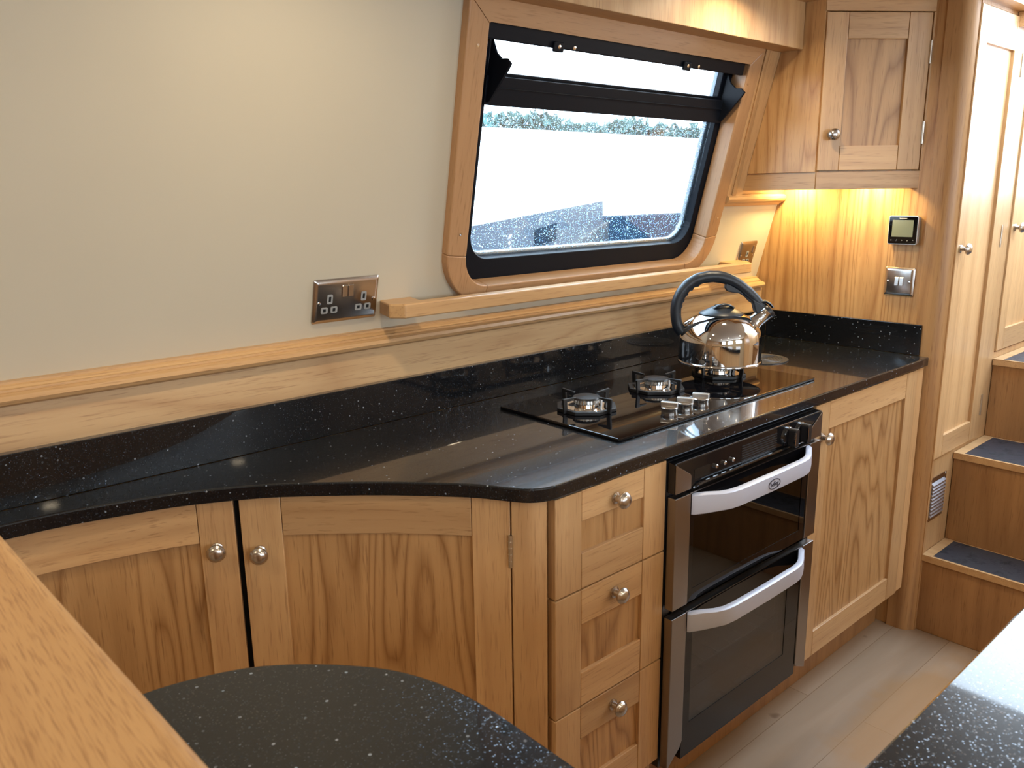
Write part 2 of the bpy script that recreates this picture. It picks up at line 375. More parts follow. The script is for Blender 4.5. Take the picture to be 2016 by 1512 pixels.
def fmat(o, x, y, z):
    x, y, z, o = Vector(x), Vector(y), Vector(z), Vector(o)
    return Matrix(((x.x, y.x, z.x, o.x), (x.y, y.y, z.y, o.y), (x.z, y.z, z.z, o.z), (0, 0, 0, 1)))
def facing(o, xdir):
    """frame on an upright surface: X along it, Y out of it, Z up"""
    x = Vector(xdir).normalized(); z = Vector((0, 0, 1)); y = z.cross(x)
    return fmat(o, x, y, z)
def knob_mb(s=1.0):
    p = [(.0115, 0), (.0115, .003), (.0075, .005), (.0062, .013), (.009, .016), (.0155, .019), (.0168, .023), (.0155, .0262), (.0145, .0268), (.0142, .0275), (.0112, .0305), (.006, .0325), (0, .033)]
    return [(r*s, h*s) for r, h in p]
def knob(p, n, parent, label=None):
    return mesh('knob', MB().lathe(knob_mb(), p, n, 28), NICKEL, parent, smooth=True, label=label)
def hinge(p0, n, parent, h=.05):
    """barrel hinge with its lower end at p0"""
    b = MB().tube([Vector(p0), Vector(p0)+Vector((0, 0, h))], .0042, 10)
    for k in range(1, 5): b.lathe([(.0047, 0), (.0047, .001)], Vector(p0)+Vector((0, 0, h*k/5)), (0, 0, 1), 10)
    return mesh('hinge', b, HINGE, parent, smooth=True)
def shaker(name, parent, F, w, h, st=.065, rt_=.07, rb=.07, t=.02, rec=.008, panel=OP, str_=None):
    """frame-and-panel front in frame F (X along, Y inwards, Z up; front face at y=0)"""
    sr = str_ or st
    d = box(name, (st-.004, w-sr+.004, rec, rec+.006, rb-.004, h-rt_+.004), panel, parent, F, 0)
    g = .0012
    for x0, x1 in ((0, st), (w-sr, w)): box('stile', (x0, x1, 0, t, 0, h), OZ, d, F)
    for z0, z1 in ((0, rb), (h-rt_, h)): box('rail', (st+g, w-sr-g, .0004, t-.001, z0, z1), OX, d, F)
    return d

# ------------------------------------------------------------------ frames of the slanted wall
TL = math.sqrt(1+.271**2)
WF = fmat((0, .0599, 1.1), (1, 0, 0), (0, 1/TL, .271/TL), (0, -.271/TL, 1/TL))   # X along, Y into the wall, Z up the slope
def sh(u, v): return u+(v-.43)*(-.055+(u+1.41)/1.074*.04)
def shl(pts): return [(sh(u, v), v) for u, v in pts]

# ------------------------------------------------------------------ room shell
OUT = rrect(-1.409, -.336, .060, .735, (.125, .125, .004, .004), 10)
INN = rrect(-1.352, -.392, .101, .686, (.078, .078, .003, .003), 10)
def shell():
    V1 = .90
    b = MB()
    hole = shl(rrect(-1.37, -.375, .085, .70, (.09, .09, .004, .004), 10))
    out = [(-5.0, 0), (.012, 0), (.012, V1), (-5.0, V1)]
    # wall with a hole: a ring whose outer loop is the rectangle
    n = 11
    loop = [c for c in ((-2.2, 0), (.012, 0), (.012, V1), (-2.2, V1)) for _ in range(n)]
    b.ring(loop, hole, 1, 0, .05)
    b.box(-5.2, -2.2, 0, .05, 0, V1)
    mesh('wall_back', b, CREAM, None, WF)['kind'] = 'structure'
    b = MB().box(-5.2, .012, .10, .14, 0, 1.12)
    mesh('wall_back_lower', b, CREAM)['kind'] = 'structure'
    box('floor', (-5.2, 1.6, -3.6, .3, -.05, 0), FLOOR, None, bevel=0)['kind'] = 'structure'
    b = MB().box(-5.2, .02, -3.6, .1, CEIL, CEIL+.04)
    mesh('ceiling', b, CEILM)['kind'] = 'structure'
    # far side with three windows
    b = MB(); ws = [(-4.35, -3.45), (-2.85, -1.95), (-1.35, -.45)]
    b.box(-5.2, 1.6, -3.45, -3.4, 0, 1.2).box(-5.2, 1.6, -3.45, -3.4, 1.75, CEIL)
    xs = [-5.2]+[q for a in ws for q in a]+[1.6]
    for i in range(0, len(xs), 2): b.box(xs[i], xs[i+1], -3.45, -3.4, 1.2, 1.75)
    mesh('wall_front', b, CREAM)['kind'] = 'structure'
    box('wall_left', (-5.25, -5.2, -3.6, .3, 0, CEIL), OZ, None, bevel=0)['kind'] = 'structure'
    # oak bulkhead at the end of the worktop, and its continuation past the steps
    b = MB().prism([(.10, 0), (.10, .99), (.058, 1.11), (.358-.271*CEIL+.02, CEIL), (-.505, CEIL), (-.505, 0)], 0, .012, .03)
    mesh('wall_right', b, OW)['kind'] = 'structure'
    box('wall_right_beyond_steps', (0, .03, -3.4, -1.5, 0, CEIL), OZ, None, bevel=0)['kind'] = 'structure'
    box('wall_steps_far', (.03, 1.4, -1.53, -1.5, 0, CEIL), OZ, None, bevel=0)['kind'] = 'structure'
    b = MB().box(1.38, 1.42, -1.5, -.55, 0, 1.40).box(1.38, 1.42, -.62, -.55, 1.40, CEIL)
    mesh('wall_stern', b, OZ)['kind'] = 'structure'
    # wall beside the steps, with two door openings
    b = MB(); y0, y1 = -.58, -.555
    for q in ((.034, .394, 0, .580), (.034, .394, 1.905, 1.95), (.394, .482, 0, 1.95), (.482, .84, 0, .862), (.482, .84, 1.875, 1.95), (.84, 1.4, 0, 1.95)):
        b.box(q[0], q[1], y0, y1, q[2], q[3])
    mesh('wall_steps_near', b, OZ)['kind'] = 'structure'
    box('wall_closet_back', (.03, 1.4, -.50, -.49, 0, CEIL), DARK, None, bevel=0)['kind'] = 'structure'
    # rounded oak corner post
    r = .045; p = [(.06, -.505), (.004, -.505)]
    for k in range(11):
        t = PI+.5*PI*k/10; p.append((.004+r+math.cos(t)*r, -.584+r+math.sin(t)*r))
    p += [(.06, -.584)]
    p = [q for q in p]; p[-1] = (.0335+.02, -.584)
    pts = [(.0535, -.505), (.004, -.505)]+p[2:-1]+[(.0345, -.584), (.0345, -.556), (.0535, -.556)]
    m = mesh('pillar_corner', MB().prism(pts, 2, 0, CEIL), oak('oak_post', 2, light=(.45, .25, .105), dark=(.24, .11, .04), rings=7, ring_w=.5), smooth=True); m['kind'] = 'structure'
shell()

# coaming above the corridor doors
t = thing('trim_4', (.7, -.6, 1.915), kind='structure')
box('coaming', (.034, 1.4, -.625, -.556, 1.915, 1.965), OX, t)
box('block', (.33, 1.0, -.606, -.581, 1.872, 1.9145), OX, t)

# dado: plank, moulding
t = thing('trim_1', (-1.4, .02, 1.0), kind='structure')
box('dado_plank', (-5.1, -.004, .02, .05, .90, 1.084), OD, t)
prof = [(.06, 1.080), (.012, 1.080), (.004, 1.0845), (.001, 1.091), (.004, 1.098), (.012, 1.1015), (.018, 1.102), (.018, 1.106), (.024, 1.1065), (.028, 1.110), (.034, 1.1125), (.034, 1.1165), (.06, 1.1165)]
prof = [(y+.002, z) for y, z in prof]
mesh('moulding', MB().prism(prof, 0, -5.1, -.012), oak('oak_moulding', 0, light=(.58, .36, .17), dark=(.4, .21, .085), rings=5, ring_w=.25), t)
# strip beside the window, cornice above the small cream panel, oak backing under the cabinet
t = thing('trim_2', WF @ Vector((-.3, 0, .3)), kind='structure')
mesh('strip', MB().prism([(-.329, .302), (-.245, .302), (-.245, .74), (-.352, .74)], 1, -.016, -.001), OZ, t, WF, .002)
mesh('strip_bead', MB().prism([(-.304, .302), (-.284, .302), (-.311, .74), (-.331, .74)], 1, -.022, -.016), OZ, t, WF, .003)
prof = [(-.001, .272), (-.008, .272), (-.009, .277), (-.013, .278), (-.014, .283), (-.02, .285), (-.026, .291), (-.028, .299), (-.026, .306), (-.018, .31), (-.001, .312)]
mesh('cornice', MB().prism(prof, 0, -.327, .008), OX, t, WF)
mesh('backing', MB().prism([(-.262, .312), (.008, .312), (.008, .385), (-.262, .385)], 1, -.012, -.001), OX, t, WF)
box('trim_3', (-.30, .02, -.54, -.12, CEIL-.025, CEIL), OX, None)['kind'] = 'structure'

# ------------------------------------------------------------------ window 1
W1 = thing('window_1', WF @ Vector((-.87, 0, .1)), kind='structure')
def ringpart(name, out, inn, y0, y1, mat, bevel=.002, par=None): return mesh(name, MB().ring(shl(out), shl(inn), 1, y0, y1), mat, par or W1, WF, bevel, smooth=False)
def surround():
    # four boards: the corners join side and bottom boards
    n = 11; o, i = shl(OUT), shl(INN)
    def part(nm, ks, mat):
        b = MB(); oo = [o[k] for k in ks]; ii = [i[k] for k in ks]; m = len(ks); vs = []; fs = []
        for t in (-.022, .03):
            for loop in (oo, ii): vs += [(p[0], t, p[1]) for p in loop]
        for k in range(m-1):
            fs += [(k, k+1, m+k+1, m+k), (2*m+k, 3*m+k, 3*m+k+1, 2*m+k+1), (k, 2*m+k, 2*m+k+1, k+1), (m+k, m+k+1, 3*m+k+1, 3*m+k)]
        fs += [(0, m, 3*m, 2*m), (m-1, 2*m+m-1, 3*m+m-1, m+m-1)]
        b.add(vs, fs); return mesh(nm, b, mat, W1, WF, .003)
    N4 = 4*n
    part('surround_bottom', list(range(n-1, n+1)), OSX)
    part('surround_corner', list(range(0, n)), OS); part('surround_corner', list(range(n, 2*n)), OS)
    part('surround_side', [2*n-1, 2*n], OS); part('surround_side', [N4-1, 0], OS)
    part('surround_top', list(range(2*n, N4)), OSX)
surround()
GL, GR = -1.300, -.414
FO = rrect(-1.356, -.388, .097, .69, (.08, .08, .002, .002), 10)
FI = rrect(GL, GR, .150, .676, (.062, .062, .002, .002), 10)
ringpart('frame', FO, FI, .031, .058, ALU)
def bar(name, u0, u1, v0, v1, y0, y1, par=W1, bevel=.0015, mat=ALU):
    return mesh(name, MB().prism(shl([(u0, v0), (u1, v0), (u1, v1), (u0, v1)]), 1, y0, y1), mat, par, WF, bevel)
bar('transom', GL-.01, GR+.01, .515, .578, .022, .05)
bar('transom_lip', GL-.008, GR+.008, .553, .5545, .018, .0225)
bar('head', -1.356, -.402, .653, .689, -.013, .031, bevel=.003)
bar('gasket', GL+.001, GR-.001, .5795, .5815, .036, .06, bevel=0)
ringpart('outer_lip', rrect(GL-.05, GR+.05, .10, .70, (.06, .06, .002, .002), 10), rrect(GL+.003, GR-.006, .158, .668, (.058, .058, .002, .002), 10), .058, .072, plain('skylit_aluminium', (.30, .36, .42), .35, .3))  # added pale ring: sky glint on the black frame's lip, put into its colour
hp = ringpart('hopper_frame', rrect(GL-.002, GR+.002, .578, .69, .003, 3), rrect(GL+.012, GR-.012, .585, .672, .006, 3), .036, .052, ALU)
mesh('pane', MB().prism(shl([(GL, .573), (GR, .573), (GR, .68), (GL, .68)]), 1, .0475, .0495), PANE, W1, WF)
mesh('pane', MB().prism(shl(rrect(GL, GR, .15, .52, (.06, .06, .002, .002), 8)), 1, .0475, .0495), WET, W1, WF, label='wet lower pane covered in raindrops')
for u in (-1.144, -.669):
    c = bar('clip', u-.016, u+.016, .646, .668, -.020, -.0125, bevel=.003)
    mesh('screw', MB().lathe([(.0045, 0), (.0045, .0012), (0, .002)], (sh(u, .658), -.020, .658), (0, -1, 0), 12), CHROME, c, WF)
    mesh('screw', MB().lathe([(.0045, 0), (.0045, .0012), (0, .002)], (sh(u+.055, .660), -.013, .660), (0, -1, 0), 12), CHROME, W1, WF)
def wing(u0, u1):
    pts = [(.03, .52), (.012, .523), (-.034, .598), (-.041, .612), (-.026, .621), (-.008, .618), (.012, .628), (.03, .652)]
    return mesh('hopper_cheek', MB().prism([(a, b) for a, b in pts], 0, u0, u1), ALU, W1, WF, .001)
wing(-1.311, -1.304); wing(-.418, -.411)
for u, v in ((-1.402, .638), (-1.379, .235), (-.342, .24), (-.372, .633)):
    mesh('screw', MB().lathe([(.0035, 0), (.0035, .0008), (.0012, .001), (0, .0004)], (u+.012*(1 if u < -1 else -1), -.022, v), (0, -1, 0), 12), CHROME, W1, WF)

# pelmet over the window
t = thing('window_pelmet', (-.86, -.2, 1.8), 'long plain oak pelmet board boxing in the wall above the window', 'pelmet')
box('front_board', (-1.455, -.252, -.218, -.2, 1.80, 1.949), oak('oak_pelmet', 2, light=(.62, .4, .2), dark=(.42, .22, .09), rings=10, ring_w=.4), t)
box('soffit', (-1.455, -.252, -.1995, -.152, 1.801, 1.815), OX, t)

# ------------------------------------------------------------------ handrail
t = thing('handrail', (-.85, -.03, 1.15), 'square oak grab rail bracketed off the wall beneath the window', 'handrail')
pl = [(-1.548, .052), (-1.578, -.035), (-1.555, -.064), (-.212, -.064), (-.165, -.02), (-.130, .052), (-.235, .052), (-.262, -.024), (-1.487, -.024), (-1.462, .052)]
mesh('rail', MB().prism(pl, 2, 1.151, 1.182), oak('oak_rail', 0, light=(.58, .36, .17), dark=(.4, .21, .085), rings=5, ring_w=.25), t, None, .003)

# ------------------------------------------------------------------ sockets, switch, thermostat
def plate(nm, par, F, u0, u1, v0, v1, mat=PLATE):
    w_, h_ = (u1-u0), (v1-v0); b = MB(); L = []
    for d, ins in ((0, 0), (.003, 0), (.0062, .0035), (.0078, .009)):
        L.append([(x, -d, z) for x, z in rrect(u0+ins, u1-ins, v0+ins, v1-ins, max(.004-ins*.3, .001), 3)])
    n = len(L[0]); vs = [p for l in L for p in l]; fs = [tuple(range(n)), tuple(range((len(L)-1)*n, len(L)*n))]
    for i in range(len(L)-1):
        for k in range(n): fs.append((i*n+k, i*n+(k+1) % n, (i+1)*n+(k+1) % n, (i+1)*n+k))
    b.add(vs, fs); return mesh(nm, b, mat, par, F, smooth=True)
def rocker(par, F, u, v, w_=.0115, h_=.026):
    b = MB().prism([(-.0078, v-h_/2), (-.0125, v-h_/2), (-.0098, v+h_/2-.002), (-.0078, v+h_/2)], 0, u-w_/2, u+w_/2)
    return mesh('rocker', b, PLATE, par, F, .0008)
def pins(par, F, u, v):
    for du, dv, w_, h_ in ((0, .012, .013, .021), (-.0115, -.0125, .016, .014), (.0115, -.0125, .016, .014)):
        b = MB().ring(rrect(u+du-w_/2, u+du+w_/2, v+dv-h_/2, v+dv+h_/2, .003, 3), rrect(u+du-w_*.22, u+du+w_*.22, v+dv-h_*.27, v+dv+h_*.27, .0005, 3), 1, -.0088, -.0076)
        p = mesh('pin_surround', b, GREY, par, F)
        mesh('pin_hole', MB().box(u+du-w_*.25, u+du+w_*.25, -.0081, -.0079, v+dv-h_*.3, v+dv+h_*.3), DARK, p, F)
def screw(par, F, u, v, d=-.0078, r=.0038):
    return mesh('screw', MB().lathe([(r, 0), (r, .001), (r*.5, .0016), (0, .0016)], (u, d, v), (0, -1, 0), 14), CHROME, par, F, smooth=True)
t = thing('double_socket', WF @ Vector((-1.643, 0, .05)), 'twin brushed steel wall socket with two rockers, left of the handrail', 'socket')
P = plate('plate', t, WF, -1.722, -1.564, .0485, .1465)
rocker(t, WF, -1.651, .12); rocker(t, WF, -1.6365, .12)
pins(t, WF, -1.685, .0915); pins(t, WF, -1.602, .0915)
screw(t, WF, -1.7105, .0955); screw(t, WF, -1.5765, .0955)
t = thing('single_socket', WF @ Vector((-.1, 0, .05)), 'single brushed steel wall socket with one switch, half hidden by the handrail end', 'socket')
plate('plate', t, WF, -.145, -.05, .0525, .1475); rocker(t, WF, -.068, .121); pins(t, WF, -.101, .093); screw(t, WF, -.134, .1, r=.003); screw(t, WF, -.061, .1, r=.003)
EF = facing((.012, 0, 0), (0, -1, 0))  # X = -y world, Y = z cross x
EF = fmat((.012, 0, 0), (0, -1, 0), (1, 0, 0), (0, 0, 1))
t = thing('light_switch', (.012, -.44, 1.09), 'square brushed steel double light switch below the thermostat', 'light switch')
plate('plate', t, EF, .397, .486, 1.087, 1.173); rocker(t, EF, .4355, 1.131); rocker(t, EF, .4495, 1.131); screw(t, EF, .409, 1.13); screw(t, EF, .474, 1.13)
t = thing('thermostat', (.012, -.44, 1.24), 'black touch screen thermostat with pale grey display on the oak bulkhead', 'thermostat')
mesh('case', MB().prism(rrect(.404, .486, 1.246, 1.326, .004, 4), 1, -.012, 0), GREY, t, EF, .001)
cf = mesh('bezel', MB().prism(rrect(.401, .4885, 1.243, 1.3285, .006, 4), 1, -.021, -.012), plain('silver_rim', (.7, .7, .7), .3, .8), t, EF, .001)
mesh('face', MB().prism(rrect(.4035, .486, 1.2455, 1.326, .004, 4), 1, -.0225, -.0205), BGLASS, t, EF)
mesh('display', MB().prism(rrect(.4135, .4755, 1.266, 1.3155, .001, 2), 1, -.0231, -.0222), SCREEN, t, EF)
TF = EF @ Matrix.Translation((0, -.0226, 0)) @ Matrix.Rotation(PI/2, 4, 'X')
text('lettering', 'heatmiser', .0058, TF @ Matrix.Translation((.4447, 1.3207, 0)), WHITE, t)
for k, ch in enumerate(('<', '/', '>', 'v', '^')):
    text('button_mark', ch, .0075, TF @ Matrix.Translation((.4125+.0162*k, 1.2555, 0)), plain('mark_grey', (.45, .45, .45), .5) if k == 0 else bpy.data.materials['mark_grey'], t)

# ------------------------------------------------------------------ worktop
def crom(P, n=6):
    out = []
    for i in range(len(P)-1):
        p0, p1, p2, p3 = [Vector(P[max(0, min(len(P)-1, i+k))]) for k in (-1, 0, 1, 2)]
        for k in range(n):
            t_ = k/n; out.append(.5*((2*p1)+(p2-p0)*t_+(2*p0-5*p1+4*p2-p3)*t_*t_+(3*p1-p0-3*p2+p3)*t_**3))
    out.append(Vector(P[-1])); return [(p.x, p.y) for p in out]
EDGE = crom([(-2.75, -.066), (-2.55, -.067), (-2.34, -.071), (-2.265, -.077), (-2.19, -.093), (-2.1, -.118), (-2.03, -.149), (-1.955, -.192), (-1.885, -.248), (-1.81, -.315), (-1.735, -.394), (-1.686, -.454), (-1.66, -.499), (-1.64, -.530), (-1.618, -.547), (-1.59, -.5545), (-1.56, -.5545)], 8)
ZW, TW = .9104, .0265
slabpoly = EDGE+[(0, -.5545), (0, 0), (-2.75, 0)]
t = thing('worktop', (-1.2, -.3, ZW-TW), 'long black speckled quartz worktop with an S-curved front edge and matching upstands', 'worktop')
mesh('slab', MB().prism(slabpoly, 2, ZW-TW, ZW), QZ, t, None, .003, label='black quartz slab with S-curved front edge')
mesh('upstand', MB().box(-2.75, 0, 0, .0195, ZW, 1.0035), QZ, t, None, .0015, label='long black quartz upstand along the cream wall')
mesh('upstand', MB().box(-.001, .0118, -.525, -.0005, ZW+.0002, 1.0045), QZ, t, None, .0015, label='short black quartz upstand on the oak bulkhead')

# ------------------------------------------------------------------ base cabinets under the curve
# plan curve of the door faces: worktop edge moved in by the overhang
def offset(P, d):
    out = []; nr = []
    for i, p in enumerate(P):
        a = Vector(P[max(0, i-1)]); b = Vector(P[min(len(P)-1, i+1)]); tt = (b-a).normalized(); n = Vector((tt.y, -tt.x))  # outward = to the room
        out.append((p[0]-n.x*d, p[1]-n.y*d)); nr.append((n.x, n.y))
    return out, nr
FACE, FN = offset(EDGE, .018)
S = [0]
for a, b in zip(FACE, FACE[1:]): S.append(S[-1]+math.dist(a, b))
def at(s):
    for i in range(len(S)-1):
        if S[i+1] >= s or i == len(S)-2:
            f = (s-S[i])/(S[i+1]-S[i]); p = [FACE[i][k]*(1-f)+FACE[i+1][k]*f for k in (0, 1)]
            n = Vector([FN[i][k]*(1-f)+FN[i+1][k]*f for k in (0, 1)]).normalized(); return p, (n.x, n.y)
def s_of_px(px, z, py):
    """arc length where the sight line through a photo pixel meets the curve (used once, to lay out the doors)"""
    d = fw+rt*((px-1008)/FPX)-up*((py-756)/FPX); best = None
    for i in range(400):
        s = S[-1]*i/399; p, _ = at(s); v = Vector((p[0], p[1], 0))-CAM; tt = (v.x*d.x+v.y*d.y)/(d.x**2+d.y**2)
        e = math.hypot(v.x-d.x*tt, v.y-d.y*tt)
        if tt > 0 and (best is None or e < best[0]): best = (e, s)
    return best[1]
sA, sB, sGap, sC, sD, sHin = [s_of_px(*q) for q in ((385, .87, 1004), (460, .87, 994), (470.5, .87, 994), (550, .87, 984), (927, .87, 983), (1003, .87, 991))]
s0 = s_of_px(30, .87, 1062)-.16
sPost = S[-1]-.033
Z0, Z1 = .15, .879
def strip(nm, par, a, b, z0, z1, t0, t1, mat, n=None, bevel=.0012, label=None):
    m = n or max(2, int((b-a)/.012)); q = [at(a+(b-a)*k/m) for k in range(m+1)]
    p0, p1 = Vector(q[0][0]), Vector(q[-1][0]); ang = math.atan2((p1-p0).y, (p1-p0).x); F = Matrix.Translation((q[0][0][0], q[0][0][1], 0)) @ Matrix.Rotation(ang, 4, 'Z'); Fi = F.inverted()
    b_ = MB().slab([p for p, _ in q], [nn for _, nn in q], z0, z1, t0, t1); b_.v = [tuple(Fi @ Vector(v)) for v in b_.v]
    return mesh(nm, b_, mat, par, F, bevel, smooth=True, label=label)
t = thing('curved_cupboard', (-2.0, -.15, 0), 'curved oak cupboard with two round knobs under the S-shaped worktop edge', 'cupboard')
def curved_door(a, b, stl, strr, kpos, lab):
    d = strip('door', t, a, a+stl, Z0, Z1, -.02, 0, OZ, label=lab)
    strip('stile', d, b-strr, b, Z0, Z1, -.02, 0, OZ)
    strip('rail', d, a+stl+.001, b-strr-.001, Z1-.076, Z1, -.019, -.0004, OX); strip('rail', d, a+stl+.001, b-strr-.001, Z0, Z0+.07, -.019, -.0004, OX)
    strip('panel', d, a+stl-.004, b-strr+.004, Z0+.066, Z1-.072, -.014, -.008, OP)
    p, n = at(kpos[0]); knob((p[0], p[1], kpos[1]), (n[0], n[1], 0), d)
    return d
ksA, ksB = s_of_px(428, .78, 1102), s_of_px(511, .77, 1093)
curved_door(s0, sB, .065, sB-sA, (ksA, .79), 'left curved door, mostly behind the oak bar top')
dr = curved_door(sGap, sHin, sC-sGap, sHin-sD, (ksB+.002, .776), 'right curved door, bowed inwards')
p, n = at(sHin+.0012)
hinge((p[0]+n[0]*.002, p[1]+n[1]*.002, .752), None, dr, .062)
strip('corner_post', t, sHin+.003, sPost, 0.02, Z1, -.03, .0, OZ, label='rounded corner post beside the drawers')
strip('carcass', t, s0, sPost, Z0, Z1, -.032, -.0225, DARK)
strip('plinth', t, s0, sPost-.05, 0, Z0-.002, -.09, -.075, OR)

# ------------------------------------------------------------------ drawers
YF = -.546
t = thing('drawer_unit', (-1.42, -.5, 0), 'narrow oak three-drawer unit with round knobs between oven and curved cupboard', 'drawer unit')
box('carcass', (-1.583, -1.2635, -.524, -.06, .13, .878), OZ, t)
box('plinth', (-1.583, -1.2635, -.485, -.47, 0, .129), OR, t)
DF = lambda z: fmat((-1.583, YF, z), (1, 0, 0), (0, 1, 0), (0, 0, 1))
first = None
for z0, z1, zk in ((.682, .878, .841), (.4315, .6785, .6435), (.181, .428, .393)):
    d = shaker('drawer', t, DF(z0), .3195, z1-z0, .069, .06 if z0 > .6 else .072, .072)
    knob((-1.4195, YF, zk-.001), (0, -1, 0), d)

# ------------------------------------------------------------------ right base cupboard
t = thing('base_cupboard', (-.35, -.5, 0), 'oak base cupboard with one tall door between the oven and the bulkhead', 'cupboard')
box('carcass', (-.6615, -.003, -.524, -.06, .15, .8785), OZ, t)
box('filler', (-.046, -.003, YF+.002, -.5245, .15, .8785), OZ, t)
d = shaker('door', t, fmat((-.655, YF, .148), (1, 0, 0), (0, 1, 0), (0, 0, 1)), .606, .73, .072, .075, .074)
knob((-.620, YF, .789), (0, -1, 0), d)
box('plinth', (-1.2595, -.003, -.472, -.455, 0, .1485), OR, t)

# ------------------------------------------------------------------ oven
X0, X1, YO = -1.2595, -.6655, -.566
t = thing('double_oven', (-.96, -.5, .15), 'built-in black and steel double oven with two pale bowed handles', 'oven')
b = MB(); ob = (X0-.002, X1+.002, -.5455, -.08, .156, .874)
b.box(ob[0], ob[0]+.02, ob[2], ob[3], ob[4], ob[5]).box(ob[1]-.02, ob[1], ob[2], ob[3], ob[4], ob[5]).box(ob[0]+.02, ob[1]-.02, ob[3]-.02, ob[3], ob[4], ob[5])
b.box(ob[0]+.02, ob[1]-.02, ob[2], ob[3]-.02, ob[4], .19).box(ob[0]+.02, ob[1]-.02, ob[2], ob[3]-.02, .53, .56).box(ob[0]+.02, ob[1]-.02, ob[2], ob[3]-.02, .79, ob[5])
mesh('body', b, SATINBLACK, t)
p = box('control_panel', (X0, X1, YO, -.546, .8075, .8735), BLACK, t, bevel=.002)
for xs in ((X0, X0+.0525, 1), (X1, X1-.0505, -1)):
    mesh('end_cap', MB().prism([(xs[0], .871), (xs[1]-.003*xs[2], .841), (xs[1], .835), (xs[1], .8085), (xs[0], .8085)], 1, YO-.0022, YO-.0002), STEEL, p, None, .0008)
for x in (-.826, -.768):
    k = mesh('control_knob', MB().lathe([(.0235, 0), (.0235, .004), (.021, .006), (0, .006)], (x, YO, .840), (0, -1, 0), 28), BLACK, p, smooth=True)
    mesh('grip', MB().prism(rrect(x-.0085, x+.0085, .8175, .8625, .006, 5), 1, YO-.026, YO-.0055), SATINBLACK, k, None, .002)
    mesh('pointer', MB().box(x-.009, x-.0075, YO-.0263, YO-.0262+.004, .825, .855), CHROME, k)
    mesh('bezel', MB().ring([(x+.0245*math.cos(q*PI/16), .840+.0245*math.sin(q*PI/16)) for q in range(32)], [(x+.0232*math.cos(q*PI/16), .840+.0232*math.sin(q*PI/16)) for q in range(32)], 1, YO-.003, YO-.0002), CHROME, k)
for x in (-1.121, -1.09, -1.059):
    mesh('button', MB().lathe([(.0048, 0), (.0048, .005), (.003, .007), (0, .007)], (x, YO, .8375), (0, -1, 0), 16), CHROME, p, smooth=True)
b = MB()
for k in range(9): b.box(-1.02, -.875, YO-.0012, YO-.0001, .8125+.0055*k, .8145+.0055*k)
mesh('vent_slots', b, SATINBLACK, p)
mesh('clock', MB().box(-1.195, -1.14, YO-.0006, YO-.0001, .825, .847), SCREEN if False else plain('clock_display', (.012, .011, .01), .15), p)
mesh('bezel_ridge', MB().tube([(X0+.06, YO, .8085), (X0+.075, YO-.004, .8135), (X0+.10, YO-.005, .8155), (X1-.10, YO-.005, .8155), (X1-.075, YO-.004, .8135), (X1-.06, YO, .8085)], .0035, 8), BLACK, p, smooth=True)
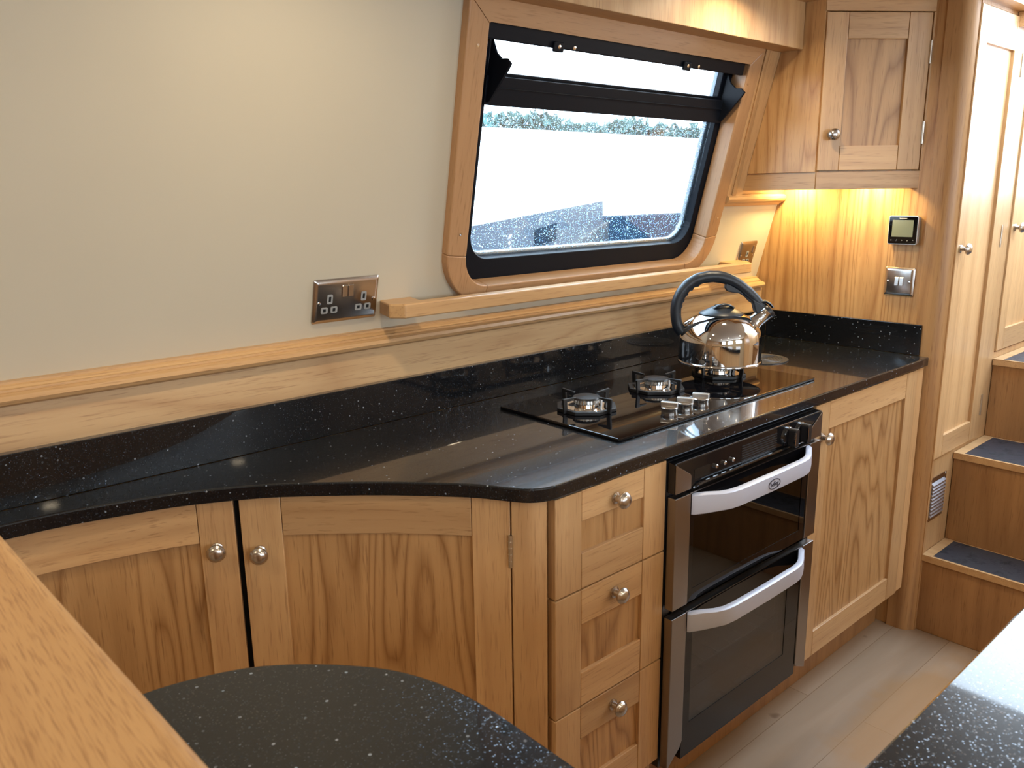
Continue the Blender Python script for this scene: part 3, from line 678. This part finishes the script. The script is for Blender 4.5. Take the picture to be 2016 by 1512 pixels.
def oven_door(z0, z1, win, gl, lab, logo):
    d = mesh('door', MB().ring([(X0+.0525, z0), (X1-.0505, z0), (X1-.0505, z1), (X0+.0525, z1)], [(win[0], win[2]), (win[1], win[2]), (win[1], win[3]), (win[0], win[3])], 1, YO, -.5465), BGLASS, t, None, 0, label=lab)
    mesh('window', MB().box(win[0]-.003, win[1]+.003, YO+.001, YO+.004, win[2]-.003, win[3]+.003), gl, d)
    cut = .03
    for xa, xb, sg in ((X0, X0+.0525, 1), (X1, X1-.0505, -1)):
        pts = [(xa, z0 if logo else z0+.0), (xa, z1), (xb, z1), (xb, z0)]
        if not logo: pts = [(xa, z0), (xa, z1), (xb, z1), (xb, z0+.05), (xb-.008*sg, z0+.035)] if sg > 0 else [(xa, z0), (xa, z1), (xb, z1), (xb, z0+.028), (xb-.008*sg, z0+.02)]
        mesh('side_trim', MB().prism(pts, 1, YO-.003, -.548), STEEL, d, None, .0015)
    mesh('top_strip', MB().box(X0+.053, X1-.051, YO-.001, -.5485, z1-.0015, z1+.0008), STEEL, d)
    # bowed handle: plan path, flat band with a rolled top edge
    zc, hh = z1-.0265, .021
    path = [(X0+.0575, YO-.001), (X0+.061, YO-.006), (X0+.085, YO-.018), (X0+.115, YO-.034), (X0+.14, YO-.043), (X0+.17, YO-.0465), (X0+.21, YO-.047)]
    L_ = [(x, y) for x, y in path]; R_ = [(X0+X1+.002-x, y) for x, y in path][::-1]
    full = L_+[(-.9645, YO-.048)]+R_
    vs = []; fs = []; m = len(full)
    for i, (x, y) in enumerate(full):
        a = Vector(full[max(0, i-1)]); c = Vector(full[min(m-1, i+1)]); tt = (c-a).normalized(); nx, ny = tt.y, -tt.x
        e = min(i, m-1-i); h0 = hh+(.002 if e < 3 else 0)
        for dn, dz in ((0, -h0), (.004, -h0+.003), (.0055, -.004), (.004, h0-.003), (0, h0), (-.009, h0), (-.011, h0-.004), (-.006, h0-.012), (-.006, -h0+.003)):
            vs.append((x+nx*dn, y+ny*dn, zc+dz))
    q = 9
    for i in range(m-1):
        for k in range(q): fs.append((i*q+k, i*q+(k+1) % q, (i+1)*q+(k+1) % q, (i+1)*q+k))
    fs += [tuple(range(q)), tuple(range((m-1)*q, m*q))]
    h = mesh('handle', MB().add(vs, fs), SILVER, d, None, 0, smooth=True, label='pale silver-grey bowed handle')
    if logo:
        yh = YO-.048-.0056; M0 = fmat((-.9645, yh, zc), (1, 0, 0), (0, 0, 1), (0, -1, 0)); M0 = fmat((-.966, yh, zc+.0), (1, 0, 0), (0, 0, 1), (0, -1, 0))
        ink = plain('badge_ink', (.03, .03, .05), .4)
        # the badge belongs to the handle; it is a part beside it
        e = [(math.cos(2*PI*k/40), math.sin(2*PI*k/40)) for k in range(40)]
        mesh('badge', MB().ring([(-.966+.024*a, zc-.001+.0118*b2) for a, b2 in e], [(-.966+.0224*a, zc-.001+.0103*b2) for a, b2 in e], 1, yh-.0006, yh+.003), ink, d, None)
        text('lettering', 'belling', .0155, fmat((-.966, yh-.0001, zc-.001), (1, 0, 0), (0, 0, 1), (0, -1, 0)), ink, d, squash=.82)
    return d
def rack(z, x0, x1, par):
    b = MB()
    for y in (-.53, -.12): b.tube([(x0, y, z), (x1, y, z)], .0024, 6)
    for k in range(9): b.tube([(x0+(x1-x0)*(k+.5)/9, -.53, z+.001), (x0+(x1-x0)*(k+.5)/9, -.12, z+.001)], .0016, 6)
    for k in range(7): b.box(x0+(x1-x0)*(k+.5)/7-.001, x0+(x1-x0)*(k+.5)/7+.001, -.533, -.527, z, z+.006)
    return mesh('rack', b, CHROME, par)
def cavity(z0, z1):
    xa, xb, ya, yb = X0+.045, X1-.045, -.545, -.105
    b = MB().box(xa-.004, xa, ya, yb, z0, z1).box(xb, xb+.004, ya, yb, z0, z1).box(xa-.004, xb+.004, yb, yb+.004, z0, z1).box(xa-.004, xb+.004, ya, yb, z0-.004, z0).box(xa-.004, xb+.004, ya, yb, z1, z1+.004)
    c = mesh('cavity', b, ENAMEL, t)
    bb = MB()
    for side in (xa+.004, xb-.004):
        bb = MB()
        for yy in (-.5, -.16): bb.box(side-.002, side+.002, yy-.002, yy+.002, z0+.03, z1-.01)
        for k in range(3):
            bb.box(side-.0015, side+.0015, -.503, -.157, z0+.052+(z1-z0-.08)*k/2, z0+.055+(z1-z0-.08)*k/2)
            for yy in (-.5, -.16): bb.box(side-.003, side+.003, yy-.006, yy+.006, z0+.05+(z1-z0-.08)*k/2, z0+.056+(z1-z0-.08)*k/2)
        mesh('rack_runner', bb, CHROME, c)
    return c, xa, xb
c, xa, xb = cavity(.57, .78); rack(.675, xa+.004, xb-.004, c)
c, xa, xb = cavity(.2, .515); rack(.335, xa+.004, xb-.004, c)
oven_door(.5465, .7985, (-1.19, -.742, .575, .735), OVENGLASS2, 'upper oven door with black glass', True)
oven_door(.161, .5265, (-1.18, -.778, .243, .475), OVENGLASS, 'lower oven door with see-through window', False)

# ------------------------------------------------------------------ hob
ZH = ZW
t = thing('gas_hob', (-.918, -.275, ZH), 'black glass three burner gas hob set on the worktop', 'hob')
mesh('glass_plate', MB().prism(rrect(-1.318, -.517, -.465, -.093, .004, 3), 2, ZH+.0004, ZH+.0074), BGLASS, t, None, .002)
zt = ZH+.0074
def burner(x, y):
    b = mesh('burner', MB().lathe([(.058, 0), (.059, .004), (.056, .0062), (.034, .0045), (.029, .006), (.0275, .014), (.024, .0145), (0, .0145)], (x, y, zt), (0, 0, 1), 40), CHROME, t, smooth=True)
    cr = MB().lathe([(.0265, .0145), (.029, .016), (.0285, .024), (.024, .0245)], (x, y, zt), (0, 0, 1), 36)
    for k in range(24):
        q = 2*PI*k/24; cx, cy = x+.0288*math.cos(q), y+.0288*math.sin(q)
        cr.tube([(cx, cy, zt+.0155), (cx, cy, zt+.0242)], .0016, 6)
    mesh('crown', cr, plain('alloy', (.7, .68, .64), .25, 1) if 'alloy' not in bpy.data.materials else bpy.data.materials['alloy'], b, smooth=True)
    mesh('cap', MB().lathe([(.0315, .0243), (.0325, .0265), (.031, .0292), (.01, .0312), (0, .0313)], (x, y, zt), (0, 0, 1), 36), CAST, b, smooth=True)
    mesh('igniter', MB().lathe([(.0028, .004), (.0028, .018), (.0018, .0225), (0, .023)], (x+.036, y-.014, zt), (0, 0, 1), 10), WHITE, b, smooth=True)
    g = MB(); oc = [(x+.074*math.cos((k+.5)*PI/4), y+.074*math.sin((k+.5)*PI/4)) for k in range(8)]; ic = [(x+.063*math.cos((k+.5)*PI/4), y+.063*math.sin((k+.5)*PI/4)) for k in range(8)]
    g.ring(oc, ic, 2, zt+.0002, zt+.0085)
    for k in range(4):
        q = k*PI/2; ca, sa = math.cos(q), math.sin(q)
        w_ = .0028; pr = [(.064, .0), (.0755, .0), (.0785, .034), (.077, .036), (.038, .0335), (.038, .0305), (.066, .0275)]
        n = len(pr); vs = [(x+ca*r-sa*s*w_, y+sa*r+ca*s*w_, zt+.0005+h) for s in (-1, 1) for r, h in pr]
        g.add(vs, [tuple(range(n)), tuple(range(2*n-1, n-1, -1))]+[(i, i+n, (i+1) % n+n, (i+1) % n) for i in range(n)])
    mesh('pan_support', g, CAST, b, None, .0012)
for x, y in ((-1.187, -.252), (-.921, -.246), (-.668, -.262)): burner(x, y)
for x, y in ((-1.078, -.409), (-1.020, -.410), (-.960, -.411)):
    k = mesh('control_knob', MB().lathe([(.0185, .0), (.0185, .007), (.0195, .009), (.0195, .012), (.018, .0135), (0, .0135)], (x, y, zt+.0002), (0, 0, 1), 32), NICKEL, t, smooth=True)
    g = MB().box(-.0195, .0195, -.0065, .0065, 0, .011); R = Matrix.Translation((x, y, zt+.0137)) @ Matrix.Rotation(math.radians(-66), 4, 'Z')
    mesh('grip', g, plain('satin_alloy', (.72, .71, .7), .3, 1) if 'satin_alloy' not in bpy.data.materials else bpy.data.materials['satin_alloy'], k, R, .0015)

# ------------------------------------------------------------------ kettle
KZ = zt+.0368
KF = fmat((-.668, -.262, KZ), (.746, -.666, 0), (.666, .746, 0), (0, 0, 1))
t = thing('kettle', (-.668, -.262, KZ), 'polished steel whistling kettle with black hoop handle on the rear burner', 'kettle')
t['label'] = 'polished steel whistling kettle with black hoop handle standing on the right-hand burner'
prof = [(0, .0), (.109, .0), (.1128, .0015), (.1132, .004), (.1122, .0065), (.1105, .008), (.1100, .060), (.1088, .074), (.105, .088), (.0975, .101), (.087, .114), (.073, .124), (.060, .130), (.0565, .1315), (.0, .1315)]
mesh('body', MB().lathe(prof, (0, 0, 0), (0, 0, 1), 72), POLISH, t, KF, smooth=True)
lid = mesh('lid', MB().lathe([(.0585, .1305), (.0592, .133), (.057, .1355), (.045, .1405), (.03, .148), (.02, .1525), (.011, .1545), (0, .155)], (0, 0, 0), (0, 0, 1), 48), HANDLE, t, KF, smooth=True, label='black plastic lid with finger loop')
mesh('lid_loop', MB().tube([(-.024, -.012, .147), (-.016, -.02, .1555), (0, -.023, .1595), (.016, -.02, .1575), (.028, -.012, .15)], [(.007, .0035)]*5, 10, side=(0, 1, 0)), plain('loop_blue_black', (.03, .036, .045), .3), lid, KF, smooth=True)
mesh('lid_recess', MB().lathe([(.0, .1552), (.014, .1553), (.016, .1535)], (-.004, 0, 0), (0, 0, 1), 24), DARK, lid, KF)
hp_ = crom([(-.104, .083), (-.116, .10), (-.1225, .13), (-.121, .16), (-.11, .188), (-.092, .210), (-.066, .2255), (-.036, .2315), (-.006, .230), (.022, .2215), (.05, .205), (.076, .183), (.097, .162), (.111, .149)], 5)
hr = []
for i in range(len(hp_)):
    f = i/(len(hp_)-1); r1 = .0138+.002*math.sin(f*PI)
    if .3 < f < .62: r1 += .0004*math.sin((f-.3)/.32*PI*9)
    if f > .8: r1 = .0145-(f-.8)*.02
    if f < .1: r1 = .015
    hr.append((r1*(1.0), r1*(1.15 if f > .8 else 1.0)))
mesh('handle', MB().tube([(x, 0, z) for x, z in hp_], hr, 16, side=(0, 1, 0)), HANDLE, t, KF, smooth=True, label='black curved hoop handle')
mesh('handle_tang', MB().tube([(-.062, 0, .124), (-.08, 0, .117), (-.098, 0, .104)], [(.012, .003), (.014, .004), (.013, .006)], 12, side=(0, 1, 0)), CHROME, t, KF, smooth=True)
mesh('trigger', MB().prism([(.008, .218), (.006, .202), (.012, .1925), (.024, .1895), (.044, .187), (.062, .176), (.074, .162), (.084, .172), (.05, .206)], 1, -.0075, .0075), HANDLE, t, KF, .002)
mesh('handle_web', MB().prism([(.075, .176), (.082, .158), (.088, .138), (.096, .128), (.118, .15), (.105, .158)], 1, -.0125, .0125), HANDLE, t, KF, .004, segs=3)
ax = Vector((.72, 0, .62)).normalized()
sp = mesh('spout', MB().lathe([(.0255, -.004), (.024, .004), (.0205, .012), (.0205, .046), (.0215, .048), (.0215, .05)], Vector((.0865, 0, .103)), ax, 36), POLISH, t, KF, smooth=True)
mesh('whistle_cap', MB().lathe([(.0222, .0), (.0225, .006), (.019, .011), (.008, .012), (0, .012)], Vector((.0865, 0, .103))+ax*.049, ax, 32), SATINBLACK, t, KF, smooth=True)
mesh('whistle_lever', MB().tube([(.1, 0, .163), (.116, 0, .164), (.128, 0, .158), (.138, 0, .147)], [(.011, .003), (.012, .004), (.012, .004), (.009, .003)], 10, side=(0, 1, 0)), HANDLE, t, KF, smooth=True)

gp = crom([(-.1125, .150), (-.1095, .164), (-.1025, .180), (-.0925, .194), (-.079, .2055), (-.0635, .2135)], 8)
mesh('finger_grip', MB().tube([(x, 0, z) for x, z in gp], [.0062+.0016*math.sin(k/(len(gp)-1)*PI*9)*min(1, k/4, (len(gp)-1-k)/4) for k in range(len(gp))], 12, side=(0, 1, 0)), HANDLE, t, KF, smooth=True)

# ------------------------------------------------------------------ pop-up socket lid in the worktop
t = thing('worktop_socket_lid', (-.372, -.212, ZW), 'flat round ribbed black lid let into the worktop behind the kettle', 'socket lid')
pr = [(.0, .0022), (.006, .0022)]
for k in range(7): r = .012+.0085*k; pr += [(r-.002, .0022), (r-.001, .0034), (r+.001, .0034), (r+.002, .0022)]
pr += [(.071, .0022), (.074, .0035), (.079, .003), (.080, .0003)]
mesh('lid', MB().lathe(pr, (-.372, -.212, ZW+.0002), (0, 0, 1), 56), plain('dull_black_plastic', (.02, .021, .024), .42), t, smooth=True)
mesh('screw', MB().lathe([(.003, 0), (.003, .0008), (0, .001)], (-.322, -.262, ZW+.0026), (0, 0, 1), 12), CHROME, t)
mesh('screw', MB().lathe([(.003, 0), (.003, .0008), (0, .001)], (-.316, -.252, ZW+.0026), (0, 0, 1), 12), CHROME, t)

# ------------------------------------------------------------------ upper corner cabinet
CA = math.atan2(-.187, .256)
CF = Matrix.Translation((-.25, -.282, 0)) @ Matrix.Rotation(CA, 4, 'Z')   # X along the angled front, Y inwards
t = thing('wall_cupboard', (-.1, -.25, 1.41), 'oak corner wall cupboard with an angled door high beside the window', 'cupboard')
wy = lambda z: .358-.271*z-.004
mesh('side_panel', MB().prism([(wy(1.459)-.014, 1.459), (wy(1.925)-.014, 1.925), (-.243, 1.925), (-.243, 1.459)], 0, -.250, -.232), OW, t)
mesh('corner_stile', MB().box(-.2502, -.226, -.279, -.2428, 1.459, 1.925), OW, t)
def cab_xy(d, y): v = CF @ Vector((d, y, 0)); return (v.x, v.y)
foot = [(-.231, wy(1.459)-.02), (.0105, wy(1.459)-.02), (.0105, -.462), cab_xy(.318, .022), cab_xy(0.0, .022), (-.231, -.27)]
mesh('bottom_board', MB().prism(foot, 2, 1.459, 1.474), OX, t)
d = shaker('door', t, CF @ Matrix.Translation((.0035, 0, 1.462)), .312, .4295, .064, .07, .069, str_=.068)
kp = CF @ Vector((.0385, 0, 1.5615)); kn = (CF.to_3x3() @ Vector((0, -1, 0))); knob(kp, kn, d)
for z in (1.755, 1.535): hinge(CF @ Vector((.317, -.001, z)), None, d, .062)
mesh('end_stile', MB().box(.319, .346, .0, .02, 1.459, 1.893), OZ, t, CF, .0015)
mesh('header', MB().box(.0, .35, .001, .02, 1.894, 1.926), OX, t, CF, .0015)
mesh('light_pelmet', MB().prism([(-.246, wy(1.41)-.004), (-.246, -.280), (-.228, -.272), (-.228, wy(1.41)-.004)], 2, 1.408, 1.4585), OY, t, None, .0012)
mesh('light_pelmet', MB().box(.004, .329, .004, .022, 1.408, 1.4585), OX, t, CF, .0012)
for i, (x, y, lb) in enumerate(((-.045, -.335, 'small warm puck lamp under the wall cupboard, over the bulkhead side'), (-.042, -.105, 'small warm puck lamp under the wall cupboard, over the cream wall corner'))):
    q = thing('puck_light', (x, y, 1.4589), lb, 'lamp', 'puck lamps under the wall cupboard')
    mesh('housing', MB().lathe([(.026, 0), (.03, -.002), (.03, -.010), (.026, -.011), (.024, -.009), (.024, -.002)], (x, y, 1.4589), (0, 0, 1), 28), NICKEL, q, smooth=True)
    mesh('lens', MB().lathe([(0, -.008), (.023, -.008)], (x, y, 1.4589), (0, 0, 1), 24, close=False), PUCK, q)

# ------------------------------------------------------------------ doors beside the steps
def tall_door(nm, x0, x1, z0, z1, st, sr, rb, rtop, kx, kz, hz):
    o = thing(nm, (x0, -.585, z0), kind='structure')
    F = fmat((x0, -.586, z0), (1, 0, 0), (0, 1, 0), (0, 0, 1))
    d = shaker('leaf', o, F, x1-x0, z1-z0, st, rtop, rb, t=.026, rec=.01, panel=OZ, str_=sr)
    knob((kx, -.586, kz), (0, -1, 0), d)
    for z in hz: hinge((x1+.0015, -.5865, z), None, d, .07)
tall_door('door_1', .0365, .3915, .583, 1.902, .058, .070, .068, .097, .062, 1.232, (.66, 1.22, 1.735))
tall_door('door_2', .4845, .838, .866, 1.872, .06, .07, .072, .09, .512, 1.277, (1.0, 1.735))

# vent grille below the tall door
VF = fmat((0, -.58, 0), (1, 0, 0), (0, 1, 0), (0, 0, 1))
t = thing('vent_grille', (.094, -.58, .37), 'small steel louvred vent low on the wall beside the bottom steps', 'vent')
mesh('frame', MB().ring(rrect(.040, .166, .370, .517, .003, 3), rrect(.053, .153, .384, .503, .001, 3), 1, -.003, -.0003), PLATE, t, VF)
mesh('backing', MB().box(.051, .155, -.0008, -.0002, .382, .505), DARK, t, VF)
b = MB()
for k in range(10):
    z = .3865+.0117*k; b.prism([(-.0012, z), (-.0095, z-.001), (-.0095, z+.001), (-.0012, z+.0075)], 0, .053, .153)
mesh('louvres', b, plain('bright_louvre', (.62, .64, .7), .35, 1), t, VF)
for x in (.0465, .1595):
    for z in (.3765, .5105): screw(t, VF, x, z, -.003, .0042)

# ------------------------------------------------------------------ steps
t = thing('staircase', (.2, -1.0, 0), 'three boxed oak steps with black rubber treads rising to the stern', 'stairs')
st = ((.035, .266, .226), (.209, .569, .486), (.471, .841, 1.378))
zprev = 0
for i, (x0, z, x1) in enumerate(st):
    xr_ = x0+.009
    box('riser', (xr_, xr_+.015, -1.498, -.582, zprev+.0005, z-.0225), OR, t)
    tr = mesh('tread', MB().box(x0, x1-.002 if i < 2 else x1, -1.498, -.582, z-.022, z-.002), OX, t, None, .002)
    o = MB().ring([(x0, -1.498), (x1-.002, -1.498), (x1-.002, -.582), (x0, -.582)], [(x0+.010, -1.48), (x1-.012, -1.48), (x1-.012, -.612), (x0+.010, -.612)], 2, z-.002, z)
    mesh('tread_border', o, OY, tr)
    mesh('grip_mat', MB().box(x0+.0105, x1-.0125, -1.4795, -.6125, z-.0018, z-.0006), RUBBER, tr, label='black rubber mat, scuffed')
    zprev = z

# ------------------------------------------------------------------ foreground peninsula and bar
PEN = crom([(-2.428, -.690), (-2.38, -.689), (-2.322, -.692), (-2.284, -.700), (-2.245, -.714), (-2.213, -.732), (-2.182, -.757), (-2.15, -.790), (-2.121, -.828), (-2.102, -.868), (-2.090, -.914), (-2.0845, -.968), (-2.0845, -1.02)], 4)
poly = PEN+[(-2.085, -1.19), (-2.078, -1.228), (-2.04, -1.2505), (-.7, -1.2505), (-.7, -1.86), (-2.428, -1.86)]
t = thing('peninsula_worktop', (-2.2, -1.4, .884), 'black speckled quartz peninsula top with rounded end facing the curved cupboard', 'worktop')
mesh('slab', MB().prism(poly, 2, ZW-TW, ZW), QZ, t, None, .003)
t = thing('peninsula_cabinet', (-2.2, -1.4, 0), 'oak base carrying the rounded peninsula top in the foreground', 'cupboard')
P2, _ = offset(PEN, .02)
mesh('carcass', MB().prism([(-2.425, -.712)]+P2[6:]+[(-2.105, -1.27), (-.72, -1.2705), (-.72, -1.84), (-2.425, -1.84)], 2, .1, ZW-TW-.001), OZ, t)
mesh('plinth', MB().prism([(-2.42, -.76), (-2.25, -.80), (-2.15, -.95), (-2.15, -1.32), (-.76, -1.32), (-.76, -1.8), (-2.42, -1.8)], 2, 0, .0995), OR, t)
t = thing('bar_counter', (-2.55, -1.1, 0), 'raised honey oak bar top in the near left corner', 'bar')
mesh('top', MB().prism([(-2.434, -.46), (-2.43, -.48), (-2.380, -1.78), (-2.76, -1.78), (-2.76, -.44), (-2.45, -.44)], 2, 1.062, 1.10), OB, t, None, .010, segs=4, smooth=False)
box('panel', (-2.60, -2.4305, -1.76, -.70, 0, 1.0615), OZ, t)

# downlight trims on the ceiling (real lamps sit in them)
for i, (x, y) in enumerate(DOWN):
    o = mesh('downlight', MB().ring([(x+.056*math.cos(k*PI/16), y+.056*math.sin(k*PI/16)) for k in range(32)], [(x+.041*math.cos(k*PI/16), y+.041*math.sin(k*PI/16)) for k in range(32)], 2, CEIL-.008, CEIL-.0002), NICKEL)
    settags(o, 'round recessed warm downlight in the cabin ceiling', 'ceiling light', 'ceiling downlights')

# ------------------------------------------------------------------ outside
box('ground', (-40, 60, .6, 70, -.42, -.4), plain('canal_water', (.014, .028, .05), .8, 0, .05), None, bevel=0)['kind'] = 'structure'
BD = Vector((11.66, 9.17, 0)).normalized(); BNn = Vector((-BD.y, BD.x, 0))
BF = fmat((2.04, 4.18, -.4), BD, BNn, (0, 0, 1))
t = thing('canal_boat', BF @ Vector((5, 1, 0)), 'dark blue canal boat with pale roof moored outside the wet window', 'boat')
mesh('hull', MB().prism([(-3.5, 0), (19.5, 0), (19.5, .85), (-3.5, .85)], 1, -.12, 2.1), plain('boat_hull', (.006, .008, .012), .5), t, BF)
mesh('cabin_side', MB().prism([(-3.3, .85), (18.6, .85), (18.3, 1.52), (-3.3, 1.52)], 1, .0, 1.96), plain('boat_blue', (.007, .02, .042), .5), t, BF)
mesh('roof', MB().prism([(-.0, 1.521), (1.96, 1.521), (1.96, 1.53), (.98, 1.6), (-.0, 1.53)], 0, -3.3, 18.35), plain('boat_roof', (.72, .72, .72), .6), t, BF, .01)
mesh('window', MB().box(4, 6.5, -.01, -.001, 1.05, 1.32), BLACK, t, BF)
HF = fmat((6, 18, -.4), (1, 0, 0), (0, 1, 0), (0, 0, 1))
t = thing('boathouse', HF.translation, 'long white boathouse across the water beyond the window', 'building')
mesh('wall', MB().box(-30, 50, 0, 5, .0, 3.74), plain('white_render', (.85, .86, .87), .8), t, HF)
mesh('roof', MB().prism([(0, 3.741), (5.2, 3.741), (2.6, 3.84)], 0, -30.3, 50.3), plain('pale_roof', (.8, .8, .82), .8), t, HF)
mesh('trim_5', MB().box(-30, 50, -1.2, -.01, 0, .97), plain('quay_stone', (.014, .034, .062), .8, 0, .1), None, HF)['kind'] = 'structure'
def leafmat():
    m, N, L, b = newmat('foliage'); tt = nd(N, 'ShaderNodeTexCoord'); n = nd(N, 'ShaderNodeTexNoise', _Scale=3.0, _Detail=4.0); L.new(tt.outputs['Object'], n.inputs[0])
    L.new(mixc(N, L, n.outputs[0], (.01, .05, .05, 1), (.05, .13, .12, 1)), b.inputs['Base Color']); b.inputs['Roughness'].default_value = .7; return m
b = MB(); rr = random.Random(3)
for k in range(9000):
    u = rr.uniform(-6, 40); h = 4.75+.2*math.sin(u*.9)+.15*math.sin(u*2.3+1); z = rr.uniform(3.2, h); yy = 6.6+rr.uniform(-.8, .8)
    a = [Vector((rr.gauss(0, 1), rr.gauss(0, 1), rr.gauss(0, 1)))*.17 for _ in range(3)]; c0 = Vector((u, yy, z))
    b.add([c0+a[0], c0+a[1], c0+a[2], c0-a[0]], [(0, 1, 2), (0, 2, 3), (0, 3, 1)])
h = mesh('hedge', b, leafmat(), None, HF); settags(h, 'green hedge showing above the white boathouse', 'hedge', None, 'stuff')
